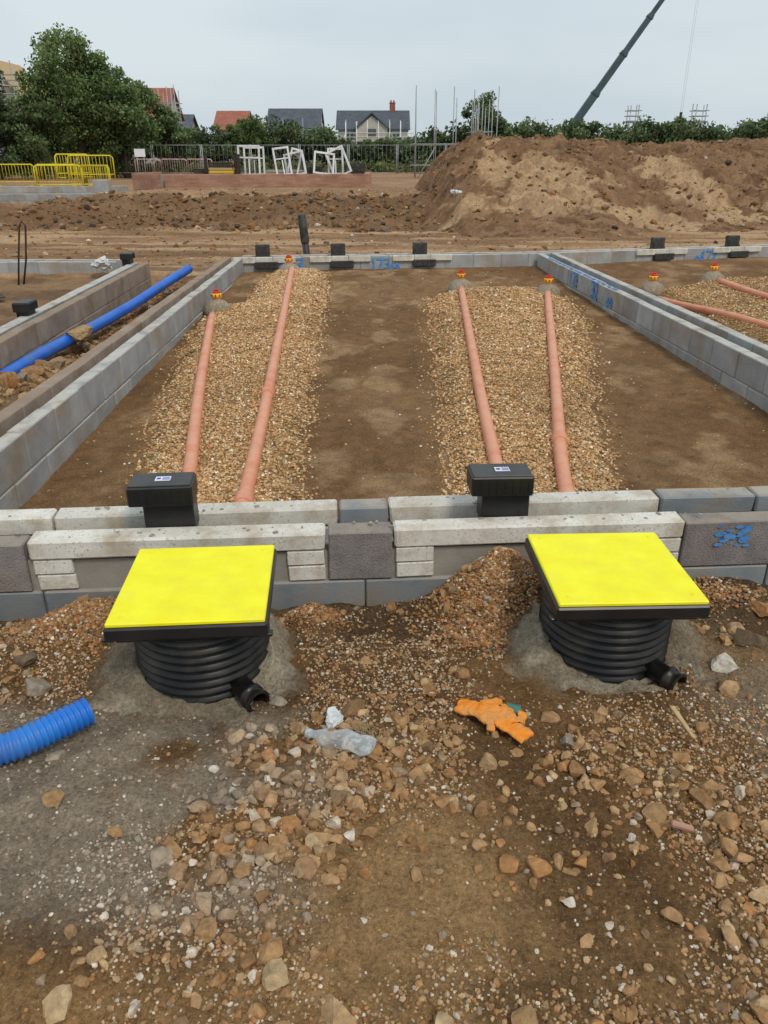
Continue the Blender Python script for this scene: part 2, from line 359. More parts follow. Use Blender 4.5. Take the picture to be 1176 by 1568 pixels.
def bed(name,L,R,seed,npb):
    Ly,Lx=zip(*L);Ry,Rx=zip(*R);y0=min(Ly[0],Ry[0]);y1=max(Ly[-1],Ry[-1])
    def el(y): return np.interp(y,Ly,Lx)+.12*(fbm(y*3,y*0,seed)-.5)+.08*(fbm(y*14,y*0,seed+1)-.5)
    def er(y): return np.interp(y,Ry,Rx)+.12*(fbm(y*3,y*0+5,seed+2)-.5)+.08*(fbm(y*14,y*0,seed+3)-.5)
    def hh(x,y):
        a=el(y);b=er(y);d=np.minimum(np.minimum(x-a,b-x),np.minimum(y-y0+.3,y1-y))
        return floorh(x,y)-.012+.085*ss(d/.2)+.02*(fbm(x*4,y*4,seed+5)-.5)+.014*(fbm(x*14,y*14,seed+6)-.5)
    ny_=int((y1-y0)/.04);nx_=60
    S,T=np.meshgrid(np.linspace(y0,y1,ny_),np.linspace(0,1,nx_),indexing='ij')
    xx=el(S)+(er(S)-el(S))*T;zz=hh(xx,S)
    c=np.zeros(xx.shape+(3,))+np.array((.30,.19,.088))
    i=np.arange(nx_*ny_).reshape(ny_,nx_);f=np.stack([i[:-1,:-1],i[:-1,1:],i[1:,1:],i[1:,:-1]],-1).reshape(-1,4)
    e=empty(name)
    npmesh('bed_surface',np.stack([xx,S,zz],-1).reshape(-1,3),f,m_ground,c.reshape(-1,3),True,e)
    u=RS.uniform(0,1,npb);py=y0+(y1-y0)*u**1.5
    tt=RS.uniform(-.01,1.01,npb);tt=np.where(RS.rand(npb)<.015,np.where(tt<.5,-RS.rand(npb)**2*.10,1+RS.rand(npb)**2*.10),tt)
    px=el(py)+(er(py)-el(py))*tt
    r=RS.uniform(.005,.0105,npb)*(1+.5*ss((py-5)/5))
    pz=np.where((px<el(py))|(px>er(py)),floorh(px,py),hh(px,py))+r*RS.uniform(.1,.6,npb)
    co=palette(npb,[3,1.6,4.5,.4,1.0,.6,1.3,5],.28)*np.array((1.16,1.10,.98))
    co=co*(.80+.48*fbm(px*1.5,py*1.5,seed+9))[:,None]
    v,fc,cc=scatter(np.stack([px,py,pz],1),r,T0,co)
    npmesh('pebbles',v,fc,m_pebble,cc,False,e)
    return hh
b1=bed('gravel_bed',[(3.2,-1.30),(4.05,-1.43),(4.92,-1.60),(6.58,-1.88),(7.82,-2.0),(9.2,-2.06),(9.45,-1.8),(9.6,-1.68),(11.88,-1.74),(12.25,-1.6)],
  [(3.2,-.42),(4.45,-.50),(5.19,-.52),(6.58,-.60),(8.12,-.66),(11,-.79),(12.25,-.95)],100,50000)
b2=bed('gravel_bed',[(3.2,.31),(3.92,.35),(5.19,.40),(6.58,.45),(8.12,.49),(10.0,.58),(10.45,.85),(10.6,1.1)],
  [(3.2,1.25),(3.96,1.37),(4.45,1.44),(5.19,1.57),(6.58,1.83),(8.79,2.27),(10.0,2.33),(10.35,2.15),(10.6,1.9)],120,50000)
b3=bed('gravel_bed',[(6.2,3.95),(7.4,3.72),(8.44,3.62),(9.65,3.52),(10.3,3.45),(10.7,4.0),(11.4,4.9)],
  [(6.2,7.2),(11.0,7.0),(11.4,6.6)],140,24000)
# ---------------------------------------------------------------- block walls
def bwall(name,P0,P1,th,ztop,mats,courses=3,L=.45,H=.225,gap=.01,off=0,parent=None,mi=0):
    P0=Vector(P0);P1=Vector(P1);d=P1-P0;ln=d.length;a=math.atan2(d.y,d.x)
    mb=MB(name,mats+[m_mortar])
    z=ztop
    mb.box((ln/2,th/2,ztop-courses*H/2-.006),(ln-.006,th-.014,courses*H),mi=len(mats))
    for c in range(courses):
        x=-((c%2)*.5+off)*L
        while x<ln:
            x0=max(x,0);x1=min(x+L-gap,ln)
            if x1-x0>.03:
                mb.box(((x0+x1)/2,th/2+random.uniform(-.004,.004),z-(H-gap)/2+random.uniform(-.003,.003)),(x1-x0,th,H-gap),(0,0,random.uniform(-.006,.006)),.006,mi,jit=.0015)
            x+=L
        z-=H
    return mb.done(parent,(P0.x,P0.y,0),a)
def spray(mb,ox,oz,w,txt,y=-.012,th=.012):
    D={'1':[[(.5,0),(.5,1)],[(.3,.8),(.5,1)]],'7':[[(0,1),(.8,1),(.3,0)]],'3':[[(0,.95),(.6,1),(.65,.6),(.25,.5)],[(.25,.5),(.7,.4),(.6,0),(0,.05)]],'2':[[(0,.9),(.5,1),(.6,.6),(0,0),(.7,0)]],
       '4':[[(.6,0),(.6,1),(0,.4),(.8,.4)]],'~':[[(0,.2),(.5,.7),(1,.3),(1.5,.8),(2,.4)],[(.2,0),(1.2,.3),(2,.1)]]}
    x=ox
    for ch in txt:
        for st in D[ch]:
            for (a,b),(c,d) in zip(st[:-1],st[1:]):
                A=Vector((x+a*w,0,oz+b*w*1.3));B=Vector((x+c*w,0,oz+d*w*1.3));n=(B-A).normalized();p=Vector((-n.z,0,n.x))*th*random.uniform(.7,1.2)
                y-=.0003
                mb.poly([(q.x,y,q.z) for q in (A-p-n*th*.5,B-p+n*th*.5,B+p+n*th*.5,A+p-n*th*.5)],mi=0)
        x+=w*(2.2 if ch=='~' else 1.0)
e=empty('block_wall')
bwall('inner_leaf',(-2.0,3.2),(-2.15,12.26),.1,.25,[m_block],parent=e)
bwall('outer_leaf',(-2.2,2.8),(-2.35,12.4),.1,.25,[m_blockbrown],parent=e)
mb=MB('cavity_fill',m_mortar);mb.box((4.7,.05,-.05),(9.4,.098,.42));mb.done(e,(-2.10,2.85,0),math.atan2(9.4,-.15))
e=empty('block_wall')
bwall('left_leaf',(2.44,12.8),(2.97,3.3),.1,.25,[m_block],parent=e)
bwall('right_leaf',(2.66,12.9),(3.19,3.3),.1,.26,[m_block],parent=e,off=.3)
mb=MB('cavity_fill',m_mortar);mb.box((4.7,.05,-.05),(9.4,.11,.42));mb.done(e,(2.545,12.8,0),math.atan2(-9.5,.53))
mb=MB('spray_mark',m_spray);spray(mb,1.9,.08,.10,'1',th=.014);spray(mb,2.05,.08,.12,'73',th=.014);spray(mb,2.9,.06,.14,'32',th=.018);spray(mb,3.5,.05,.10,'~',th=.014);mb.done(e,(2.44,12.8,0),math.atan2(-9.5,.53))
mb=MB('spray_mark',m_spray)
for k in range(16): mb.poly([(.5+k*.2,.02+random.uniform(0,.03),.2605),(.68+k*.2,.015,.2605),(.70+k*.2,.055,.2605),(.52+k*.2,.06,.2605)])
mb.done(e,(2.44,12.8,0),math.atan2(-9.5,.53))
e=empty('block_wall')
bwall('front_leaf',(-2.15,12.26),(2.44,12.87),.1,.25,[m_block],parent=e)
bwall('back_leaf',(-2.2,12.48),(2.5,13.1),.1,.25,[m_block],parent=e)
mb=MB('spray_mark',m_spray);spray(mb,1.95,.06,.11,'173',th=.014);spray(mb,.55,.07,.12,'~3',th=.016);spray(mb,2.65,.07,.07,'~',th=.014);spray(mb,2.25,.05,.08,'~',th=.012);mb.done(e,(-2.15,12.26,0),math.atan2(.61,4.59))
e=empty('block_wall')
bwall('front_leaf',(2.44,12.87),(9.5,14.71),.1,.25,[m_block],parent=e)
bwall('back_leaf',(2.5,13.1),(9.5,14.94),.1,.25,[m_block],parent=e)
mb=MB('spray_mark',m_spray);spray(mb,3.0,.05,.12,'172',th=.016);spray(mb,2.9,.06,.08,'~',th=.014);mb.done(e,(2.44,12.87,0),math.atan2(1.84,7.06))
e=empty('block_wall')
bwall('leaf',(-3.14,3.0),(-3.55,12.12),.11,.20,[m_blockbrown],parent=e)
bwall('back_leaf',(-3.30,3.0),(-3.71,12.12),.12,.20,[m_block],parent=e,off=.2)
e=empty('block_wall')
bwall('leaf',(-9,12.4),(-4.2,12.54),.1,.16,[m_block],parent=e)
bwall('back_leaf',(-9,12.65),(-4.2,12.79),.1,.16,[m_block],parent=e)
# ---------------- front wall
ANG=math.atan(SL)
e=empty('foundation_wall',(0,2.855,0),ANG)
mb=MB('outer_leaf',[m_lintel,m_blockpurp,m_blockblue,m_mortar,m_recess,m_brick])
def FB(x0,x1,z0,z1,mi,y0=0,y1=.1,bev=.005,jit=.002): mb.box(((x0+x1)/2,(y0+y1)/2,(z0+z1)/2),(x1-x0,y1-y0,z1-z0),bev=bev,mi=mi,jit=jit)
FB(-1.44,-.245,.165,.25,0,-.006,.1,.009,.004);FB(.045,1.285,.165,.25,0,-.006,.1,.009,.004)
FB(-2.25,-1.84,.02,.235,1);FB(-1.83,-1.455,.02,.235,1);FB(-.232,.035,.02,.240,1);FB(1.295,1.73,.02,.235,1);FB(1.74,2.17,.02,.235,1);FB(2.18,2.61,.02,.235,1);FB(2.62,3.05,.02,.235,1)
for a,b in ((-1.43,-1.275),(-.405,-.25),(.052,.21),(1.12,1.28)):
    FB(a,b,.096,.160,0,.002,.1,.004);FB(a+.004,b+.003,.022,.089,0,.004,.1,.004)
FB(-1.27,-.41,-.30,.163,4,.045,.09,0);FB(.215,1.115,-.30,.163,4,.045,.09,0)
x=-2.3
for i in range(13):
    FB(x,x+.435,-.205,.012,2,.002,.1);FB(x+.2,x+.635,-.43,-.215,2,.002,.1);x+=.445
FB(-2.3,3.0,-.43,.15,3,.02,.088,0)
mb.done(e)
mb=MB('inner_leaf',[m_lintel,m_block,m_blockblue,m_mortar])
for a,b,m in ((-2.05,-1.42,0),(-1.405,-.19,0),(-.18,.035,2),(.045,1.27,0),(1.28,1.72,2),(1.73,2.16,2),(2.17,2.9,0)):
    mb.box(((a+b)/2,.285,.205),(b-a,.1,.09),bev=.008,mi=m,jit=.004)
for c in range(2):
    x=-2.05-c*.2
    while x<2.9:
        mb.box((x+.218,.285,.155-.1075-c*.225),(.435,.1,.213),bev=.004,mi=1);x+=.445
mb.box((.4,.285,-.1),(4.9,.085,.5),mi=3)
mb.box((.4,.17,-.1),(4.9,.125,.40),mi=3)
mb.done(e)
mb=MB('spray_mark',m_spray)
for k in range(26):
    a=1.44+random.random()*.13;zz=.165+random.gauss(0,.02);s=random.uniform(.004,.012)
    y=-.006-k*.0002;mb.poly([(a+s*math.cos(t_)*2.2,y,zz+s*math.sin(t_)) for t_ in [q*1.047 for q in range(6)]])
mb.done(e)
mb=MB('mortar_snots',m_mortar)
for i in range(130):
    s=random.uniform(.004,.016);yy=random.choice([random.uniform(.01,.09),random.uniform(.11,.22),random.uniform(.24,.33)])
    mb.box((random.uniform(-1.6,1.7),yy,.105 if .1<yy<.235 else .251),(s*1.5,s,s*.5),(0,0,random.random()*3),.002)
mb.done(e)
# ---------------- vents
def vent(name,loc,rz,sc=1,label=True,up=False):
    e=empty(name,loc,rz)
    mb=MB('body',m_black)
    mb.box((0.01,.0,.06),(.205*sc,.115,.14),bev=.004)
    mb.box((-.012,-.012,.168),(.262*sc,.155,.085),bev=.006)
    mb.box((-.012,-.012,.213),(.25*sc,.143,.008),bev=.003)
    for i in range(7): mb.box((-.10*sc+i*.033*sc,-.0905,.165),(.006,.003,.06))
    mb.done(e)
    if label:
        mb=MB('label',[m_label,m_labelb]);mb.box((-.005,-.01,.2176),(.062,.045,.0012));mb.box((-.022,-.01,.2185),(.016,.016,.0012),mi=1)
        for k in range(3): mb.box((.008,-.022+k*.011,.2185),(.03,.004,.0012),mi=1)
        mb.done(e)
vent('underfloor_vent',(-.905,2.855+SL*-.905+.155,.23),ANG+.02)
vent('underfloor_vent',(.505,2.855+SL*.505+.155,.23),ANG-.03)
def farvent(x,y,rz):
    e=empty('underfloor_vent',(x,y,0),rz)
    mb=MB('body',m_blackd);mb.box((0,.12,.33),(.22,.1,.2),bev=.008);mb.box((.05,-.03,.14),(.36,.09,.10),bev=.008);mb.box((0,.06,.27),(.2,.04,.05));mb.done(e)
    mb=MB('lintel',m_lintel);mb.box((-.28,-.012,.215),(.34,.05,.09),bev=.006);mb.box((.02,-.012,.222),(.25,.05,.075),bev=.006);mb.box((.32,-.012,.215),(.34,.05,.09),bev=.006);mb.done(e)
for x in (-1.85,-.70,.58): farvent(x,12.26+(x+2.15)*.133,math.atan(.133))
for x in (4.6,6.0): farvent(x,12.87+(x-2.44)*.26,math.atan(.26))
vent('underfloor_vent',(-3.83,12.0,.14),1.6,label=False);vent('underfloor_vent',(-3.62,7.9,.12),1.6,label=False)
# ---------------- orange pipes + risers
def opipe(pts,hh,top,collars):
    e=empty('orange_drain_pipe')
    P=[Vector((x,y,0)) for x,y in pts];Q=[]
    for a,b in zip(P[:-1],P[1:]):
        n=max(2,int((b-a).length/.2))
        for i in range(n): Q.append(a.lerp(b,i/n))
    Q.append(P[-1])
    for _ in range(12): Q=[Q[0]]+[(Q[i-1]+Q[i]*2+Q[i+1])/4 for i in range(1,len(Q)-1)]+[Q[-1]]
    Q=[Vector((q.x,q.y,float(hh(np.array([q.x]),np.array([q.y]))[0])+.020)) for q in Q]
    for _ in range(6):
        zs=[q.z for q in Q]
        for i in range(1,len(Q)-1): Q[i].z=(zs[i-1]+zs[i]*2+zs[i+1])/4
    mb=MB('pipe',m_pipe);mb.tube(Q,.042,16)
    for k in collars:
        i=min(range(len(Q)-1),key=lambda i:abs(Q[i].y-k));d=(Q[i+1]-Q[i]).normalized()
        mb.tube([Q[i]-d*.06,Q[i]-d*.05,Q[i]+d*.05,Q[i]+d*.06],[.045,.051,.051,.045],16)
    mb.done(e)
    x,y=top;z=fl(y)+.05
    e=empty('pipe_riser',(x,y,z))
    mb=MB('concrete_dome',m_concretewet)
    prof=[(.17,-.06),(.165,.0),(.145,.05),(.11,.085),(.07,.11),(.05,.12)]
    mb.tube([(0,0,p[1]) for p in prof],[p[0] for p in prof],20,jit=.05);mb.done(e)
    mb=MB('cap',[m_yel,m_red,m_pipe]);mb.tube([(0,0,.09),(0,0,.15)],.046,16,mi=2);mb.tube([(0,0,.14),(0,0,.143),(0,0,.185),(0,0,.189)],[.052,.058,.058,.05],16,mi=0);mb.tube([(0,0,.188),(0,0,.21)],[.05,.044],16,mi=1)
    mb.box((0,0,.22),(.06,.014,.02),mi=1,bev=.003)
    for k in range(8): mb.box((.058*math.cos(k*.785),.058*math.sin(k*.785),.165),(.008,.014,.03),(0,0,k*.785),mi=1)
    mb.done(e)
opipe([(-1.0,3.45),(-1.10,4.0),(-1.41,5.68),(-1.93,8.8)],b1,(-1.93,9.1),[])
opipe([(-.72,3.3),(-.75,3.81),(-.88,5.68),(-1.38,12.05)],b1,(-1.42,12.0),[3.75,5.75])
opipe([(.63,3.4),(.66,4.1),(.73,5.68),(1.0,10.24)],b2,(1.02,10.55),[])
opipe([(.93,3.3),(.98,3.89),(1.31,5.68),(2.05,9.9)],b2,(2.10,10.15),[3.75,4.7])
opipe([(4.6,6.4),(3.93,7.94),(3.48,10.0)],b3,(3.50,10.35),[])
opipe([(5.2,8.0),(4.66,9.56),(4.56,10.86)],b3,(4.62,11.2),[])
# ---------------- inspection chambers
for (cx,cy,cz,ca),out in zip(CH,((.235,-.30),(.2,-.30))):
    e=empty('inspection_chamber',(cx,cy,0),ca)
    w=.50
    mb=MB('cover_lid',[m_yellow,m_tape]);mb.box((0,0,cz-.006),(w,w+.015,.016),bev=.004)
    for a in(-1,1):
        for b in(-1,1): mb.tube([(a*.21,b*.215,cz+.001),(a*.21,b*.215,cz+.005)],.006,10,mi=1)
    mb.done(e)
    mb=MB('cover_frame',m_black);mb.box((0,0,cz-.038),(w+.012,w+.027,.048),bev=.006)
    mb.box((0,0,cz-.070),(w-.03,w-.02,.03),bev=.008)
    for a in(-1,1): mb.box((a*.25,-.235,cz-.067),(.04,.03,.012),bev=.003)
    mb.done(e)
    mb=MB('chamber_body',m_blackg);pts=[];rr=[];z=-.19
    while z<cz-.07:
        for dz,r in ((0,.216),(.007,.234),(.018,.236),(.025,.218)):
            pts.append((0,0,z+dz));rr.append(r)
        z+=.032
    mb.tube(pts,rr,56)
    mb.done(e)
    mb=MB('outlet_pipe',[m_blackg,m_dark])
    def opn(d,l0,l1,z,r,dz=-.01):
        a=d*l0+Vector((0,0,z));b=d*l1+Vector((0,0,z+dz));k=(b-a).normalized()
        mb.tube([a,b-k*.052,b-k*.05,b-k*.035,b-k*.033,b-k*.008,b-k*.006,b],[r*.86,r*.86,r,r,r*.88,r*.88,r,r],28,cap=False)
        mb.tube([b,b+k*.001],[r,r*.78],28,cap=False)
        mb.tube([b-k*.09,b+k*.001],[r*.76,r*.78],28,cap=False,mi=0)
        mb.tube([b-k*.091,b-k*.09],r*.77,24,mi=1)
    ox,oy=out;d=Vector((ox,oy,0)).normalized()
    opn(d,.18,.34,.012,.044);opn(Vector((-.9,-.45,0)).normalized(),.18,.265,-.01,.032)
    mb.done(e)
    n=150;m_=50;A,Rr=np.meshgrid(np.linspace(0,2*math.pi,n+1)[:-1],np.linspace(0,1,m_),indexing='ij')
    px=np.cos(A);py=np.sin(A)
    outr=.34+.16*(fbm(px*1.8+cx*3,py*1.8,61)-.45)*2+.08*(fbm(px*5+cx,py*5,64)-.5)+.07*ss(px)*ss(-py*2+1)
    if cx<0: outr+=.09*ss((-px-.1)/.8)*ss(-py+.3)
    outr=np.maximum(outr,.27)
    rad=.222+(outr-.222)*Rr
    hx=cx+px*rad;hy=cy+py*rad
    g=gh(hx,hy);top=-.022+.10*ss((fbm(px*1.6+7,py*1.6+cx,62)-.4)/.3)*ss(py+.7)+.13*ss(px*1.3)*ss(py+.7)+.05*ss(-px)
    zz=g+np.maximum(top-g,.004)*(1-ss(Rr*1.05-.05))+.045*(fbm(hx*9,hy*9,63)-.5)*(1-Rr**4)+.035*(fbm(hx*26,hy*26,65,3)-.5)
    zz=np.where(Rr>.97,g-.03,zz)
    cc=np.zeros(hx.shape+(3,))+np.array((.36,.30,.215));cc=lerp(cc,(.22,.17,.115),ss((fbm(hx*7,hy*7,66)-.45)/.15)*.7)
    edge=ss((Rr+.5*(fbm(hx*12,hy*12,67)-.5)-.55)/.35);gc=groundcol(hx,hy);cc=cc*(1-edge[...,None]*.8)+gc*edge[...,None]*.8
    i=np.arange(n*m_).reshape(n,m_);j=np.roll(i,-1,0);f=np.stack([i[:,:-1],i[:,1:],j[:,1:],j[:,:-1]],-1).reshape(-1,4)
    V=np.stack([hx,hy,zz],-1).reshape(-1,3)
    npmesh('concrete_surround',V,f[:,::-1],m_ground,cc.reshape(-1,3),True)
# ---------------- foreground stones
def fg(n,r0,r1,tp,w,pw=1,x0=-1.75,x1=1.9,y0=.8,y1=2.95,dens=None,sink=.36,bright=1.,soilmix=.3,keep=.33):
    x=RS.uniform(x0,x1,n*3);y=RS.uniform(y0,y1,n*3)
    k=(y<wallY(x)-.01)
    for cx,cy,_,_ in CH:
        dd=(x-cx)**2+(y-cy)**2;k&=dd>(.27+r1)**2;k&=~((dd<.40**2)&(RS.rand(n*3)<.5))
    N3=n*3
    if dens is not None: k&=RS.rand(N3)<dens(x,y)
    x=x[k][:n];y=y[k][:n];m=len(x);r=r0+(r1-r0)*RS.rand(m)**pw
    z=gh(x,y)+r*(.5-sink)
    c=palette(m,w,.25)*bright
    c=c*(1-soilmix)+np.array((.34,.19,.083))*soilmix
    gr=greym(x,y);gcol=c.mean(1,keepdims=True)*np.array((1.14,1.02,.86))*1.2
    c=c*(1-gr[:,None]*.65)+gcol*gr[:,None]*.65
    return scatter(np.stack([x,y,z],1),r,tp,c)
bare=lambda x,y:(1-.92*np.exp(-((x-.14)**2/.05+(y-1.40)**2/.08)))*(1-.85*np.exp(-((x+.08)**2/.04+(y-2.5)**2/.04)))*(1-.75*ss((1.22-y)/.12)*ss((-.3-x)/.2))
d1=lambda x,y: (.10+.80*ss((fbm(x*2.2,y*2.2,71)-.42)/.18))*(1-.6*(1-bare(x,y)))
d2=lambda x,y: (.04+.92*ss((fbm(x*1.9+5,y*1.9,73)-.47)/.12))*bare(x,y)*(1-.25*greym(x,y))
W=[3,2.3,2.0,1.0,1.2,.7,1.3,2.6]
parts=[fg(22000,.0026,.0058,T0,[2,1.4,3,1.3,2.5,.5,1,2],1,dens=d1),fg(8200,.005,.0115,T1,W,1.9,dens=d1),fg(1550,.011,.021,T2,W,1.6,dens=d2,soilmix=.4),fg(430,.02,.038,T3,[3,2.4,1.5,.5,.5,.3,1,2.6],1.4,dens=d2,soilmix=.45),
 fg(230,.014,.032,T3,[3,2.4,1.5,.5,.8,.3,1,2.6],1.2,-.5,.25,1.35,1.95,dens=bare,soilmix=.45)]
big=[(-.24,1.10,.045,2),(.09,1.69,.03,0),(.57,1.88,.04,3),(-.93,1.62,.035,0),(-.55,1.45,.035,0),(-.72,1.50,.03,0),(-.10,1.98,.06,1),(-.35,2.06,.035,3),(.53,1.98,.035,0),(1.18,2.14,.06,7),(1.22,2.26,.055,4),(1.35,2.4,.07,5),
 (1.5,2.6,.07,6),(1.2,2.5,.05,1),(1.35,2.5,.05,7),(-1.2,2.15,.07,3),(-1.32,2.05,.06,6),(-1.28,2.25,.05,5),(-1.2,2.62,.04,0),(-.1,1.02,.05,7),(.3,1.0,.04,0),(.12,.99,.035,2),(-.09,1.50,.02,4),(.68,1.25,.03,0),(-.35,1.38,.035,0),(-.18,1.46,.035,2),(.8,1.2,.035,7),(.95,1.7,.035,0),
 (.3,1.75,.03,7),(.02,1.84,.03,7),(-.5,1.75,.02,4),(.62,1.7,.03,0),(-.7,1.05,.04,2),(1.55,1.9,.05,4),(1.05,1.4,.03,4),(.45,1.3,.02,4),(.66,1.50,.022,4),(-.42,1.22,.03,0),(-.30,1.30,.032,1),(-.33,1.52,.03,7)]
bp=np.array([(x,y,float(gh(np.array([x]),np.array([y]))[0])+r*.22) for x,y,r,_ in big]);bc=np.array([PAL[c] for *_,c in big])*.8+np.array((.05,.033,.018))
parts.append(scatter(bp,np.array([b[2] for b in big]),T3,bc,(.55,.8)))
V,F,C_=merge(parts);npmesh('rubble_stones',V,F,m_stone,C_)
def heaps():
    P=[]
    for hx,hy,hr,n in [(-1.17,2.58,.17,5200),(-.3,2.68,.08,1800),(.45,2.76,.17,7000),(.40,2.52,.13,2200),(1.35,2.78,.12,1200),(-.95,2.75,.15,1500)]:
        x=hx+RS.normal(0,hr*.75,n);y=hy+RS.normal(0,hr*.6,n);k=y<wallY(x)-.005
        for cx,cy,_,_ in CH: k&=(x-cx)**2+(y-cy)**2>.25**2
        P.append(np.stack([x[k],y[k]],1))
    P=np.concatenate(P);n=len(P);r=RS.uniform(.004,.0095,n);z=gh(P[:,0],P[:,1])+RS.uniform(-.2,.9,n)*r
    return scatter(np.stack([P[:,0],P[:,1],z],1),r,T1[:4]+TP,palette(n,[3,3,1.8,.4,.7,1.5,5,1.6],.35)*np.array((.98,.92,.85)))
V,F,C_=heaps();npmesh('gravel_heap',V,F,m_pebble,C_)
# rubble elsewhere
def moundz(X,Y):
    base=np.interp(X,[-1,.2,1.0,1.9,4.0,9.7,14,26],[25,22.5,19.6,17.6,17.6,19.8,21,24])+1.0*(fbm(X*.6,X*0,81)-.5)
    t=(Y-base)
    prof=.30*ss(t/1.4)+.55*ss((t-1.0)/2.2)+1.22*ss((t-2.0)/5.0)+.12*ss((t-6)/3)
    back=1-ss((Y-34-.1*X)/6)
    lft=ss((X+.15-.05*(Y-22)-.7*(fbm(Y*.5,Y*0,82)-.5))/2.9)
    Z=prof*back*lft*(1+.05*np.sin(X*.5))
    k=np.clip(Z/.8,0,1)
    Z=Z+k*(.40*(fbm(X*.5,Y*.5,83)-.5)+.32*(fbm(X*1.6,Y*1.6,84)-.5)+.20*(fbm(X*3.5,Y*5,85)-.5)+.11*(fbm(X*9,Y*10,86,3)-.5))
    led=fbm(X*.9,Y*2.3,87);Z=Z-k*.14*ss((led-.5)/.05)-k*.08*ss((fbm(X*1.7,Y*3.3,92)-.52)/.04)
    return Z-.12,t
ps=[]
n=3400;x=RS.uniform(-3.3,-2.4,n);y=RS.uniform(3.5,12,n);r=.012+.05*RS.rand(n)**4;ps.append(scatter(np.stack([x,y,gh(x,y)+r*.2],1),r,T1,palette(n,[3,3,1,.5,.3,1,1,3])*.85))
n=70;x=RS.normal(-2.98,.17,n);y=RS.normal(5.7,.6,n);r=RS.uniform(.03,.09,n);ps.append(scatter(np.stack([x,y,gh(x,y)+r*.3],1),r,T3,palette(n,[3,3,1,1,.3,.5,1,3])*.9))
ps.append(scatter(np.array([[-3.05,7.75,.06],[-2.7,6.3,.1]]),np.array([.17,.12]),T3,np.array([(.38,.25,.13),(.3,.2,.12)]),(.4,.5)))
n=1500;x=RS.uniform(-2,2.8,n);y=RS.uniform(3.3,12.4,n);r=RS.uniform(.004,.012,n);ps.append(scatter(np.stack([x,y,floorh(x,y)],1),r,T0,palette(n,[3,1,3,1,1,.5,1,3])))
n=6000;y=13.3+RS.rand(n)**1.5*18;x=RS.uniform(-12,12,n);r=(.012+.06*RS.rand(n)**5)*(1+.8*((y>20)&(y<25)));k=y>farY(x)+.3;ps.append(scatter(np.stack([x,y,gh(x,y)+r*.2],1)[k],r[k],T1,(palette(n,[3,3,1.5,.6,.4,1,1,3])*.85)[k]))
n=1800;y=RS.uniform(20,25.5,n);x=RS.uniform(-10,2,n);r=.03+.10*RS.rand(n)**4;ps.append(scatter(np.stack([x,y,gh(x,y)+r*.1],1),r,T1,palette(n,[1.5,4,.2,.3,.05,3,1,.8])*.66))
n=5500;y=RS.uniform(17.5,33,n);x=RS.uniform(0,15,n);mz,_=moundz(x,y);r=.02+.11*RS.rand(n)**6;k=mz>.02;ps.append(scatter(np.stack([x,y,mz+r*.1],1)[k],r[k],T1,(palette(n,[2.5,4,.6,.3,.08,2,1,1.5])*.75)[k]))
V,F,C_=merge(ps);npmesh('scattered_rubble',V,F,m_stone,C_)
# ---------------- dirt mound
mx=np.arange(-1.5,26,.085);my=np.arange(15.5,44,.10);X,Y=np.meshgrid(mx,my)
Z,t=moundz(X,Y)
c=np.zeros(X.shape+(3,))+np.array((.21,.117,.063))
c=lerp(c,(.125,.070,.040),ss((fbm(X*1.4,Y*1.4,88)-.48)/.12)*.75)
pt=np.zeros_like(X)
for a,b,ra,rb_,w_ in [(4.4,21.4,1.5,2.0,1),(3.0,22.6,.6,1.6,.9),(8.2,23.6,.9,1.6,1),(9.2,21.6,1.8,.9,.8),(6.4,20.2,1.5,.8,.8),(12,23,1.3,1.7,.7),(2.2,20.5,.8,.8,.6)]:
    pt=np.maximum(pt,w_*np.exp(-(((X-a)/ra)**2+((Y-b)/rb_)**2)))
pt=ss((pt+.9*(fbm(X*1.3,Y*1.6,89)-.5)+.5*(fbm(X*4,Y*5,93)-.5)-.32)/.16)
c=lerp(c,(.47,.315,.178),pt*.85)
c=lerp(c,(.30,.185,.105),ss((fbm(X*2.6,Y*5,91)-.54)/.06)*.6)
i=np.arange(X.size).reshape(X.shape);f=np.stack([i[:-1,:-1],i[:-1,1:],i[1:,1:],i[1:,:-1]],-1).reshape(-1,4)
npmesh('dirt_mound',np.stack([X,Y,Z],-1).reshape(-1,3),f,m_ground,c.reshape(-1,3),False)
# ---------------- blue pipes
def smoothp(P,step,it=20):
    Q=[]
    for a,b in zip(P[:-1],P[1:]):
        n=max(2,int((b-a).length/step)); Q+=[a.lerp(b,i/n) for i in range(n)]
    Q.append(P[-1])
    for _ in range(it): Q=[Q[0]]+[(Q[i-1]+Q[i]*2+Q[i+1])/4 for i in range(1,len(Q)-1)]+[Q[-1]]
    return Q
mb=MB('blue_water_pipe',m_bluep)
mb.tube(smoothp([Vector(p) for p in [(-2.78,11.4,.20),(-2.95,10.6,.10),(-3.02,9.6,.03),(-3.13,8.4,-.02),(-3.17,7.6,-.02),(-3.20,7.0,-.02),(-3.21,6.2,-.04)]],.15,8),.06,20)
mb.done()
mb=MB('blue_ribbed_pipe',m_bluer)
Q=smoothp([Vector(p) for p in [(-2.2,1.45,.06),(-1.6,1.62,.055),(-1.28,1.70,.052),(-1.10,1.80,.05),(-.945,1.96,.045)]],.0045,30)
mb.tube(Q,[.047 if (i%4)<2 else .040 for i in range(len(Q))],24,cap=False);mb.tube([Q[-1],Q[-4]],[.039,.038],24,mi=0)
mb.done()
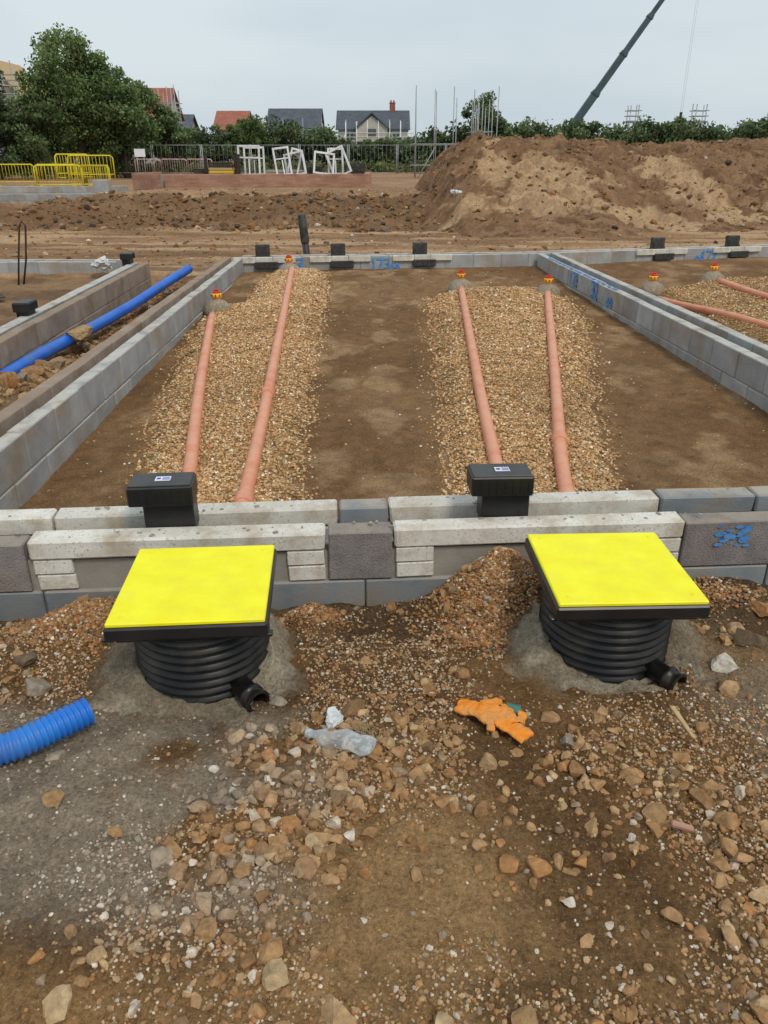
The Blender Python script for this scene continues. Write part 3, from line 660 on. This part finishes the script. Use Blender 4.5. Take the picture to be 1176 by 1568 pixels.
# ---------------- litter
def bottle():
    mb=MB('plastic_bottle',[m_pet,m_pet])
    prof=[(0,.012),(.002,.026),(.01,.030),(.03,.031),(.05,.028),(.07,.031),(.10,.031),(.12,.028),(.14,.031),(.165,.027),(.185,.016),(.195,.0125),(.21,.0125)]
    vs=mb.tube([(a,0,0) for a,_ in prof],[r for _,r in prof],20)
    for v in vs:
        if v.co.x<.18:
            v.co.z=v.co.z*.6+.004*math.sin(v.co.x*90+v.co.y*60);v.co.y=v.co.y*1.3+.006*math.sin(v.co.x*50)
    mb.tube([(.205,0,0),(.222,0,0)],.0145,16,mi=1)
    return mb.done(None,(-.03,1.80,.045),math.radians(161))
b=bottle();b.rotation_euler[1]=.05
def glove(name,loc,rz,sc,mat,flip=1):
    me=bpy.data.meshes.new(name)
    V=[(0,0,0),(.035,0,.006),(.07,0,.008)];R=[.036,.044,.044];E=[(0,1),(1,2)]
    def ch(start,pts,r):
        p=start
        for q,rr in zip(pts,r): V.append(q);R.append(rr);E.append((p,len(V)-1));p=len(V)-1
    ch(2,[(.10,.030*flip,.010),(.118,.044*flip,.012),(.13,.055*flip,.004)],[.017,.016,.014])
    ch(2,[(.108,.010*flip,.010),(.13,.014*flip,.012),(.145,.010*flip,.004)],[.017,.016,.014])
    ch(2,[(.105,-.014*flip,.010),(.126,-.020*flip,.008),(.138,-.030*flip,.004)],[.017,.016,.014])
    ch(2,[(.098,-.038*flip,.006),(.110,-.052*flip,.006),(.112,-.064*flip,.002)],[.016,.015,.013])
    ch(1,[(.045,.052*flip,.0),(.065,.072*flip,.002),(.082,.080*flip,.0)],[.017,.016,.014])
    ch(0,[(-.03,-.006,-.004)],[.036])
    me.from_pydata(V,E,[]);me.update();o=bpy.data.objects.new(name,me);COL.objects.link(o)
    bpy.context.view_layer.objects.active=o;sk=o.modifiers.new('skin','SKIN')
    for i,r in enumerate(R): me.skin_vertices[0].data[i].radius=(r,r*.42 if r>.02 else r*.8)
    me.skin_vertices[0].data[0].use_root=True
    s=o.modifiers.new('sub','SUBSURF');s.levels=s.render_levels=3
    tx=bpy.data.textures.new('wrinkle','CLOUDS');tx.noise_scale=.03
    d=o.modifiers.new('disp','DISPLACE');d.texture=tx;d.strength=.02;d.mid_level=.5
    sk.use_smooth_shade=True
    me.materials.append(mat);o.location=loc;o.rotation_euler[2]=rz;o.scale=(sc,sc,sc*.8)
    return o
glove('work_glove',(.27,2.00,.032),math.radians(-35),1.05,m_orange)
glove('work_glove',(.42,1.87,.032),math.radians(125),.95,m_orange,-1)
mb=MB('glove_cuff',m_teal);mb.tube([(.385,2.0,.02),(.40,1.99,.022),(.43,1.985,.018),(.445,1.98,.012)],[.018,.024,.022,.012],14,jit=.3);mb.done()
def crumple(name,loc,r,mat,seed,flat=.7):
    v,f=tpl(3,seed,12,.4,.85);v=v+.07*np.random.RandomState(seed).normal(size=v.shape);v=v*r;v[:,2]*=flat
    o=npmesh(name,v,f,mat,None,False);o.location=loc;return o
crumple('crumpled_cup',(-.155,1.92,.05),.040,m_paper,5,1.1)
crumple('plastic_sheet',(-4.3,12.2,.18),.22,m_paper,6,.55)
crumple('plastic_sheet',(1.78,20.6,.85),.16,m_paper,8,.6)
mb=MB('straw_tuft',m_straw)
for i in range(90):
    a=random.uniform(0,6.28);x=-.06+random.gauss(0,.03);y=1.86+random.gauss(0,.018);l=random.uniform(.02,.05)
    mb.tube([(x,y,.02),(x+math.cos(a)*l*.5,y+math.sin(a)*l*.5,.045),(x+math.cos(a)*l,y+math.sin(a)*l,.02+random.random()*.02)],.0009,4)
mb.done()
mb=MB('broken_timber',m_timber);mb.box((.93,1.90,.05),(.018,.12,.012),(.3,.1,.35),.003,jit=.004);mb.done()
mb=MB('brick_fragment',m_brick);mb.box((.80,1.52,.02),(.06,.022,.02),(.1,.1,-.3),.004,jit=.005);mb.done()
# ---------------- near-site bits
mb=MB('black_soil_pipe',m_blackd);mb.tube([(-1.22,13.05,-.1),(-1.27,13.07,.40)],.055,16);mb.tube([(-1.26,13.07,.38),(-1.27,13.07,.40),(-1.31,13.09,.80),(-1.31,13.09,.82)],[.06,.068,.068,.06],16);mb.tube([(-1.255,13.06,.1),(-1.258,13.06,.16)],.068,16);mb.done()
mb=MB('bent_steel_bar',m_dark);mb.tube([(-5.35,11.6,-.1),(-5.25,11.6,.4),(-5.18,11.62,.75),(-5.14,11.63,.82),(-5.10,11.64,.75),(-5.18,11.64,.3),(-5.3,11.65,-.1)],.014,8);mb.done()
mb=MB('shovel',[m_timber,m_dark]);mb.tube([(-5.6,11.0,.03),(-5.1,10.3,.02)],.016,8);mb.box((-5.0,10.15,.02),(.2,.26,.015),(0.05,0,.6),.005,1);mb.done()
e=empty('block_foundation')
bwall('front_leaf',(-16,27.2),(-9.1,28.0),.15,.52,[m_block],parent=e,courses=3);bwall('back_leaf',(-16,30.5),(-9.6,31.2),.15,.66,[m_block],parent=e)
mb=MB('pier',m_block);mb.box((-9.75,28.9,.45),(.5,.4,.95),bev=.01);mb.box((-9.45,28.4,.3),(.35,.7,.5),bev=.01);mb.done(e)
def brickwall(name,segs,z0,z1):
    e=empty(name)
    for (x0,y0,x1,y1) in segs:
        d=Vector((x1-x0,y1-y0));L=d.length;a=math.atan2(d.y,d.x);mb=MB('brickwork',[m_brick,m_mortar])
        mb.box((L/2,.11,(z0+z1)/2-.005),(L-.01,.2,z1-z0-.01),mi=1)
        nz=int((z1-z0)/.075)
        for c in range(nz):
            x=-(c%2)*.11
            while x<L:
                a0=max(0,x);a1=min(L,x+.43)
                if a1-a0>.05: mb.box(((a0+a1)/2,.11,z1-.035-c*.075),(a1-a0-.012,.216,.063))
                x+=.44
        mb.done(e,(x0,y0,0),a)
brickwall('low_brick_wall',[(-8.7,33.2,-.5,33.9),(-10.4,34.6,-8.9,33.4),(-.6,34.1,-.6,39),(-10.3,35,-10.3,39)],.25,1.02)
def frame(name,x,y,z,w,h,rx,rz,cross=True,ry=0):
    mb=MB(name,m_white);t=.08
    for a in(-1,1): mb.box((a*(w/2-t/2),0,h/2),(t,.08,h),bev=.008);
    mb.box((0,0,t/2),(w-2*t,.075,t),bev=.008);mb.box((0,0,h-t/2),(w-2*t,.075,t),bev=.008)
    if cross: mb.box((0,0,h*.6),(w-2*t,.07,.05),bev=.005);mb.box((0,0,h*.3),(.05,.068,h*.5),bev=.005)
    o=mb.done(None,(x,y,z),rz);o.rotation_euler=(rx,ry,rz);return o
frame('window_frame',-5.75,36,.9,.95,1.2,-.08,.05)
frame('window_frame',-5.6,36.5,.9,.9,1.15,-.08,.15)
frame('window_frame',-4.25,36,.9,.7,1.15,-.2,.2,True,-.12)
frame('window_frame',-3.75,36.3,.9,.9,.95,-.1,-.2,False,-.2)
frame('window_frame',-4.0,36.5,.9,.5,1.1,-.1,.1,False,.25)
frame('window_frame',-2.6,36,.95,.9,.9,-.2,.2,False,.12)
frame('window_frame',-1.75,36.4,.9,.85,1.15,-.1,-.2,False,-.42)
frame('window_frame',-2.1,36.7,.9,.7,1.1,-.1,.2,True,.0)
def stack(name,x,y,z,w,n,mats):
    mb=MB(name,mats)
    for i in range(n):
        for k in range(4): mb.box((x+random.uniform(-.03,.03),y-.3+k*.2,z+i*.11),(w,.18,.09),bev=.006,mi=random.randrange(len(mats)))
    mb.done()
stack('timber_stack',-6.9,36,.85,1.0,6,[m_timber,m_dark,m_yel]);stack('timber_stack',-4.4,37.5,.85,1.6,3,[m_timber,m_steel]);stack('pallet_stack',-7.9,36.5,.7,.5,5,[m_dark,m_timber]);stack('pallet_stack',-3.1,37,.8,.7,5,[m_dark,m_blackd]);stack('pallet_stack',-1.2,38,.8,.6,6,[m_dark,m_blackd])
mb=MB('black_post',m_dark)
for x in (-7.6,-6.35,-6.2): mb.box((x,36,1.2),(.12,.12,1.1))
mb.box((-6.9,36.1,1.72),(1.5,.1,.06));mb.done()
def barrier(x,y,z,rz,L=2.0,h=1.0,mat=None):
    mb=MB('pedestrian_barrier',mat or m_barrier)
    mb.tube([(0,0,0),(0,0,h-.1),(.1,0,h),(L-.1,0,h),(L,0,h-.1),(L,0,0)],.028,8);mb.bar((0,0,.2),(L,0,.2),.022)
    k=.13
    while k<L-.05: mb.bar((k,0,.2),(k,0,h-.01),.009,5);k+=.16
    for s in(.2,L-.2): mb.bar((s,-.3,.02),(s,.3,.02),.02)
    mb.done(None,(x,y,z),rz)
for a in [(-15.6,37.5,.3,.25),(-13.7,38.0,.3,-.6),(-15.2,40.5,.25,-.1),(-15.0,38.6,.75,1.1),(-14.6,39.0,.7,.3),(-19.5,42,.3,.05),(-17.4,42.1,.3,.02),(-21.6,42,.3,0)]: barrier(*a)
m_rw=M('red_barrier_plastic',(.5,.06,.04),(.6,.6,.58),5,rough=.5,bump=0)
for k in range(3): barrier(-16.5+k*1.7,56,.4,0,1.7,1.1,m_rw)
mb=MB('site_sign',[m_label,m_steel]);mb.box((0,0,1.25),(.62,.03,.42),bev=.004);mb.bar((-.2,.04,0),(-.2,.04,1.35),.025,mi=1);mb.bar((.2,.04,0),(.2,.04,1.35),.025,mi=1);mb.done(None,(-14.1,49,.6))
mb=MB('timber_post',m_dark);mb.box((-14.6,41,1.0),(.16,.16,1.6),(.03,.06,0));mb.done()
mb=MB('mesh_fence',[m_steel,m_white]);x=-34
while x<6:
    y=61+.02*x;z=.45
    mb.bar((x,y,z),(x,y,z+2.0),.03);mb.bar((x+3.4,y,z),(x+3.4,y,z+2.0),.03)
    for hz in(.15,1.95): mb.bar((x,y,z+hz),(x+3.4,y,z+hz),.018,5)
    k=.3
    while k<3.4: mb.bar((x+k,y,z+.15),(x+k,y,z+1.95),.005,4);k+=.3
    x+=3.5
mb.done()
def scaffold(name,x0,x1,y0,y1,zb,zt,nx_,lifts,boards=True,r=.03,mat=None,jit=.6,rails=True):
    mb=MB(name,[mat or m_steel,m_timber])
    xs=[x0+(x1-x0)*i/(nx_-1) for i in range(nx_)]
    for x in xs:
        for y in (y0,y1): mb.bar((x,y,zb),(x+random.uniform(-.05,.05),y,zt-random.uniform(0,jit)),r,6)
    for l in lifts:
        for y in (y0,y1):
            mb.bar((x0-.3,y,l),(x1+.3,y,l),r*.9,6)
            if rails: mb.bar((x0-.3,y,l+1),(x1+.3,y,l+1),r*.9,6);mb.bar((x0-.3,y,l+.5),(x1+.3,y,l+.5),r*.9,6)
        for x in xs: mb.bar((x,y0-.2,l),(x,y1+.2,l),r*.9,6)
        if boards: mb.box(((x0+x1)/2,(y0+y1)/2,l+.06),(x1-x0,(y1-y0)*.9,.05),mi=1)
    mb.bar((xs[0],y0,zb),(xs[1],y0,lifts[0]+1),r*.9,6)
    mb.done()
scaffold('scaffold_frame',1.8,6.3,48,50,.3,5.4,5,[1.2,2.3],False,.028,jit=1.0,rails=False)
scaffold('scaffold_frame',5.4,6.2,51,53,.3,4.9,3,[1.4,2.5,3.0],False,.026,rails=False)
scaffold('scaffold_tower',25.6,26.5,90,91,.3,6.6,2,[3.9,5.0],True,.055,rails=True,jit=.2)
scaffold('scaffold_tower',32.4,33.5,90,91,.3,6.7,2,[3.9,5.0],True,.055,rails=True,jit=.2)
def house(name,x0,x1,y,d,z0,eave,ridge,roof,dormer=None,chim=None,gable_front=False):
    e=empty(name);w=x1-x0;cx=(x0+x1)/2
    mb=MB('walls',m_render);mb.box((cx,y+d/2,(z0+eave)/2),(w,d,eave-z0));
    if gable_front: mb.prism([(x0,eave-.01),(x1,eave-.01),(cx,ridge-.15)],y,y+d,'y')
    else: mb.prism([(y,eave-.01),(y+d,eave-.01),(y+d/2,ridge-.15)],x0,x1,'x')
    mb.done(e)
    mb=MB('roof',roof);o=.35;t=.16
    if gable_front:
        for s,xa in((-1,x0-o),(1,x1+o)):
            dz=(ridge-eave)*(o/(w/2));mb.prism([(xa,eave-dz),(cx,ridge),(cx,ridge+t),(xa,eave-dz+t)],y-o,y+d+o,'y')
    else:
        for ya in (y-o,y+d+o):
            dz=(ridge-eave)*(o/(d/2));mb.prism([(ya,eave-dz),(y+d/2,ridge),(y+d/2,ridge+t),(ya,eave-dz+t)],x0-o,x1+o,'x')
    mb.done(e)
    mb=MB('windows',[m_glass,m_white])
    n=max(1,int(w/2.6))
    for i in range(n):
        wx=x0+w*(i+.5)/n
        for wz in (z0+1.5,z0+4.0):
            if wz<eave-.6: mb.box((wx,y-.02,wz),(1.2,.06,1.1),mi=1);mb.box((wx,y-.05,wz),(1.0,.04,.9),mi=0);mb.box((wx,y-.075,wz),(.06,.02,.9),mi=1)
    mb.done(e)
    if dormer:
        c,dw,pk=dormer;mb=MB('front_gable',[m_render,roof,m_glass,m_white]);mb.prism([(c-dw/2,eave-1.8),(c+dw/2,eave-1.8),(c+dw/2,eave),(c,pk-.2),(c-dw/2,eave)],y-1.2,y+d*.45,'y')
        for s in(-1,1): mb.prism([(c+s*(dw/2+.3),eave-.25),(c,pk),(c,pk+.2),(c+s*(dw/2+.3),eave)],y-1.5,y+d*.45,'y',mi=1)
        mb.box((c,y-1.22,eave-.5),(1.2,.05,.9),mi=2);mb.done(e)
    if chim:
        mb=MB('chimney',m_roofr);mb.box((chim,y+d/2,ridge+.3),(.8,.6,1.6));mb.box((chim,y+d/2,ridge+1.12),(.9,.7,.1));mb.box((chim-.2,y+d/2,ridge+1.3),(.22,.22,.3));mb.box((chim+.2,y+d/2,ridge+1.3),(.22,.22,.3));mb.done(e)
house('brick_house',-6.4,3.3,120,8,.3,5.2,7.5,m_rooft,(-1.7,4.4,7.0),1.2)
scaffold('house_scaffold',-6.8,3.8,118,118.8,.3,6.3,8,[3.6],True,.05,m_white,jit=.4)
scaffold('house_scaffold',-16.5,-8.5,118,118.8,.3,6.6,4,[4.0],True,.05,jit=.8)
house('brick_house',-16.3,-9.2,121,8,.3,5.3,7.8,m_rooft)
house('brick_house',-23.8,-19.6,121,8,.3,5.2,7.5,m_roofr)
house('brick_house',-29.3,-27.0,118,7,.3,4.6,6.9,m_rooft)
house('brick_house',-30.0,-24.9,99,7,.3,5.9,8.8,m_roofr)
scaffold('house_scaffold',-25.3,-23.5,98,100,.3,9.0,3,[4.2,6.2],True,.05,jit=.8)
house('brick_house',-41.5,-36.8,88,7,.3,7.4,10.4,m_timber,gable_front=True)
scaffold('house_scaffold',-42,-36.5,86.5,87.3,.3,10.5,5,[4.5,6.3,8.0],True,.05,jit=1)
house('brick_house',-32.6,-28.2,80,6,.3,4.0,5.6,m_roofr)
# ---------------- mobile crane
e=empty('mobile_crane')
mb=MB('boom',m_crane);A=Vector((28.2,140,2.6));B=Vector((47.3,140,30.2));d=B-A
def rb(a,b,w):
    c=(a+b)/2;dd=b-a;mb.box(c,(dd.length,w,w),(0,-math.atan2(dd.z,dd.x),0),.04)
fr=[0,.3,.5,.68,.84,1.0];ww=[1.15,.98,.82,.66,.52]
for i in range(5): rb(A+d*fr[i],A+d*(fr[i+1]+.01),ww[i])
for i in range(1,5): rb(A+d*(fr[i]-.012),A+d*fr[i],ww[i-1]+.16)
rb(B-Vector((.2,0,.2)),B+Vector((.9,0,.2)),.6)
mb.tube([A+Vector((-1.5,0,-.6)),A+d*.17+Vector((.0,0,-.4))],.25,8)
mb.done(e)
mb=MB('hoist_cable',m_dark);mb.bar((48.2,140,30.2),(48.2,140,8.2),.012,5);mb.bar((47.9,140,30.2),(47.9,140,8.2),.012,5);mb.box((48.05,140,7.8),(.4,.3,.8),bev=.05);mb.tube([(48.05,140,7.4),(48.05,140,7.1),(48.2,140,6.95),(48.3,140,7.1)],.06,6);mb.done(e)
mb=MB('carrier',[m_crane,m_dark,m_glass,m_yel]);mb.box((27,140,1.5),(11,2.6,.8),bev=.05,mi=3);mb.box((32.3,140,2.2),(2,2.5,1.6),bev=.1,mi=3);mb.box((33.2,140,2.4),(.3,2.2,.8),mi=2);mb.box((27.3,140,2.5),(4,2.4,1.2),bev=.08,mi=3);mb.box((25.0,140,2.6),(1.4,2.6,1.4),bev=.05,mi=1)
for k in range(5):
    for s in(-1,1): mb.tube([(23+k*2.1,140+s*1.3,.85),(23+k*2.1,140+s*.95,.85)],.6,16,mi=1)
for k in(22,32): mb.box((k,140,.9),(.4,7,.25),mi=0);
mb.done(e)
# ---------------- foliage
def leaves(cent,rad,n,size,base,seed,squash=.8):
    r=np.random.RandomState(seed);K=len(cent);ci=r.randint(0,K,n)
    v=r.normal(size=(n,3));v/=np.linalg.norm(v,axis=1)[:,None];q=r.rand(n)**.45
    off=v*(q*rad[ci])[:,None];off[:,2]*=squash
    P=cent[ci]+off
    a=r.normal(size=(n,3));a/=np.linalg.norm(a,axis=1)[:,None];b=np.cross(a,r.normal(size=(n,3)));b/=np.linalg.norm(b,axis=1)[:,None]
    s=size*r.uniform(.5,1.3,n)[:,None]
    V=np.stack([P-a*s,P-b*s*.55,P+a*s,P+b*s*.55],1).reshape(-1,3);F=np.arange(4*n).reshape(n,4)
    sh=r.uniform(.6,1.45,K)[ci]*(.8+.5*q*(off[:,2]/rad[ci]+.6).clip(0,1.2))*r.uniform(.7,1.3,n)  # top light painted into leaf colour: upper, outer leaves of each clump lighter
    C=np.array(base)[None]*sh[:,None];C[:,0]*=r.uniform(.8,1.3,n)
    return V,F,np.repeat(C,4,0)
def tree(name,x,y,z0,h,rx,seed,base=(.14,.205,.075),n=15000,K=70,low=.2,ls=.13,tilt=0):
    e=empty(name,(0,0,0));r=np.random.RandomState(seed);zc=z0+h*(low+1)/2;rz=h*(1-low)/2
    v=r.normal(size=(K,3));v/=np.linalg.norm(v,axis=1)[:,None];q=r.rand(K)**.4
    c=v*q[:,None]*np.array([rx*.85,rx*.8,rz*.85]);wz=1-.35*np.clip(c[:,2]/rz,-.2,1);c[:,0]*=wz;c=c+np.array([x,y,zc]);c[:,0]+=tilt*(c[:,2]-zc)
    rad=r.uniform(.14,.30,K)*rx
    V,F,C=leaves(c,rad,n,ls,base,seed+1)
    npmesh('crown',V,F,m_leaf,C,False,e)
    mb=MB('trunk',m_bark);tr=h*.022+.08
    mb.tube([(x,y,z0-.3),(x+.05,y,z0+h*.2),(x-.1,y,z0+h*.45),(x,y,z0+h*.8)],[tr,tr*.8,tr*.55,tr*.15],8)
    for i in range(12):
        t=c[r.randint(K)];s=Vector((x,y,z0+h*r.uniform(.15,.5)));mid=s.lerp(Vector(t),.5)+Vector((0,0,.2))
        mb.tube([s,mid,Vector(t)],[tr*.4,tr*.22,tr*.08],6)
    mb.done(e)
tree('broadleaf_tree',-21.4,60,.3,9.5,4.1,1,n=26000,K=130,low=.05)
tree('broadleaf_tree',-18.7,61,.3,8.0,3.4,2,n=20000,K=95,base=(.13,.195,.075),low=0)
tree('broadleaf_tree',-23.6,58,.3,5.2,2.6,21,n=9000,K=45,base=(.12,.17,.07),low=0)
tree('broadleaf_tree',-27.8,58,.3,10.6,2.9,3,n=16000,K=70,base=(.095,.13,.058),low=0)
tree('broadleaf_tree',-26.0,57,.3,5.2,2.3,4,n=10000,K=50,base=(.08,.11,.052),low=0)
tree('broadleaf_tree',-16.3,64,.3,5.2,2.2,5,n=8000,K=40,low=0,base=(.10,.15,.06))
tree('bush',-11.2,70,.3,5.0,2.4,6,n=9000,K=44,low=0,base=(.13,.19,.072))
tree('bush',8.2,71,.3,6.2,2.7,7,n=12000,K=60,low=0,base=(.10,.145,.062))
px=[-80,0,60,140,240,270,300,340,430,470,505,525,620,640,700,760,800,840,880,940,955,1000,1050,1100,1140,1176,1300]
py=[160,160,172,165,182,188,192,186,184,189,196,213,214,200,196,186,182,184,184,188,194,185,187,182,184,176,176]
r=np.random.RandomState(5);K=1000;hx=r.uniform(-80,1290,K)
ht=1.65+(240-np.interp(hx,px,py))*72/1430+.28*r.normal(size=K)
rad=r.uniform(.5,1.15,K)
cz=.3+(ht-rad*.8-.3)*r.rand(K)**.45
cent=np.stack([(hx-588)*72/1297,72+r.uniform(-1.4,1.4,K),cz],1)
V,F,C=leaves(cent,rad,100000,.17,(.100,.142,.064),9)
npmesh('hedgerow',V,F,m_leaf,C)
r=np.random.RandomState(15);K=500
cent=np.stack([r.uniform(-42,6,K),r.uniform(63,68,K),r.uniform(.4,1.1,K)],1);V,F,C=leaves(cent,r.uniform(.3,.6,K),16000,.12,(.12,.145,.058),19)
npmesh('weeds',V,F,m_leaf,C)
# ---------------------------------------------------------------- camera, world, sun
cam=bpy.data.cameras.new('camera');cam.sensor_fit='VERTICAL';cam.sensor_height=36;cam.lens=36*1178/1568;cam.clip_end=3000;cam.clip_start=.05
co=bpy.data.objects.new('camera',cam);COL.objects.link(co);co.location=(0,0,1.65);co.rotation_euler=(math.radians(90-24.79),0,0);scene.camera=co
w=bpy.data.worlds.new('World');scene.world=w;w.use_nodes=True;t=w.node_tree;bg=t.nodes['Background']
EL,RO=math.radians(52),math.radians(150)
sky=node(t,'ShaderNodeTexSky',sky_type='NISHITA');sky.sun_disc=False;sky.sun_elevation=EL;sky.sun_rotation=RO;sky.air_density=1.5;sky.dust_density=3
tc=node(t,'ShaderNodeTexCoord');mp=node(t,'ShaderNodeMapping');mp.inputs['Scale'].default_value=(1.2,1.2,4.5);t.links.new(tc.outputs['Generated'],mp.inputs[0])
nn=node(t,'ShaderNodeTexNoise');nn.inputs['Scale'].default_value=1.6;nn.inputs['Detail'].default_value=5;t.links.new(mp.outputs[0],nn.inputs['Vector'])
f=rampf(t,nn.outputs['Fac'],.35,.65)
cl=mixc(t,f,(5.4,6.3,6.95),(6.7,7.45,7.9))
c=mixc(t,.9,sky.outputs[0],cl)
t.links.new(c,bg.inputs[0]);bg.inputs[1].default_value=.107
s=bpy.data.lights.new('sun','SUN');s.energy=1.5;s.angle=math.radians(12);s.color=(1,.94,.84)
so=bpy.data.objects.new('sun',s);COL.objects.link(so)
dv=Vector((math.sin(RO)*math.cos(EL),math.cos(RO)*math.cos(EL),math.sin(EL)));so.rotation_euler=dv.to_track_quat('Z','Y').to_euler();so.location=(5,-5,20)
scene.view_settings.view_transform='Standard';scene.view_settings.look='None';scene.view_settings.exposure=0
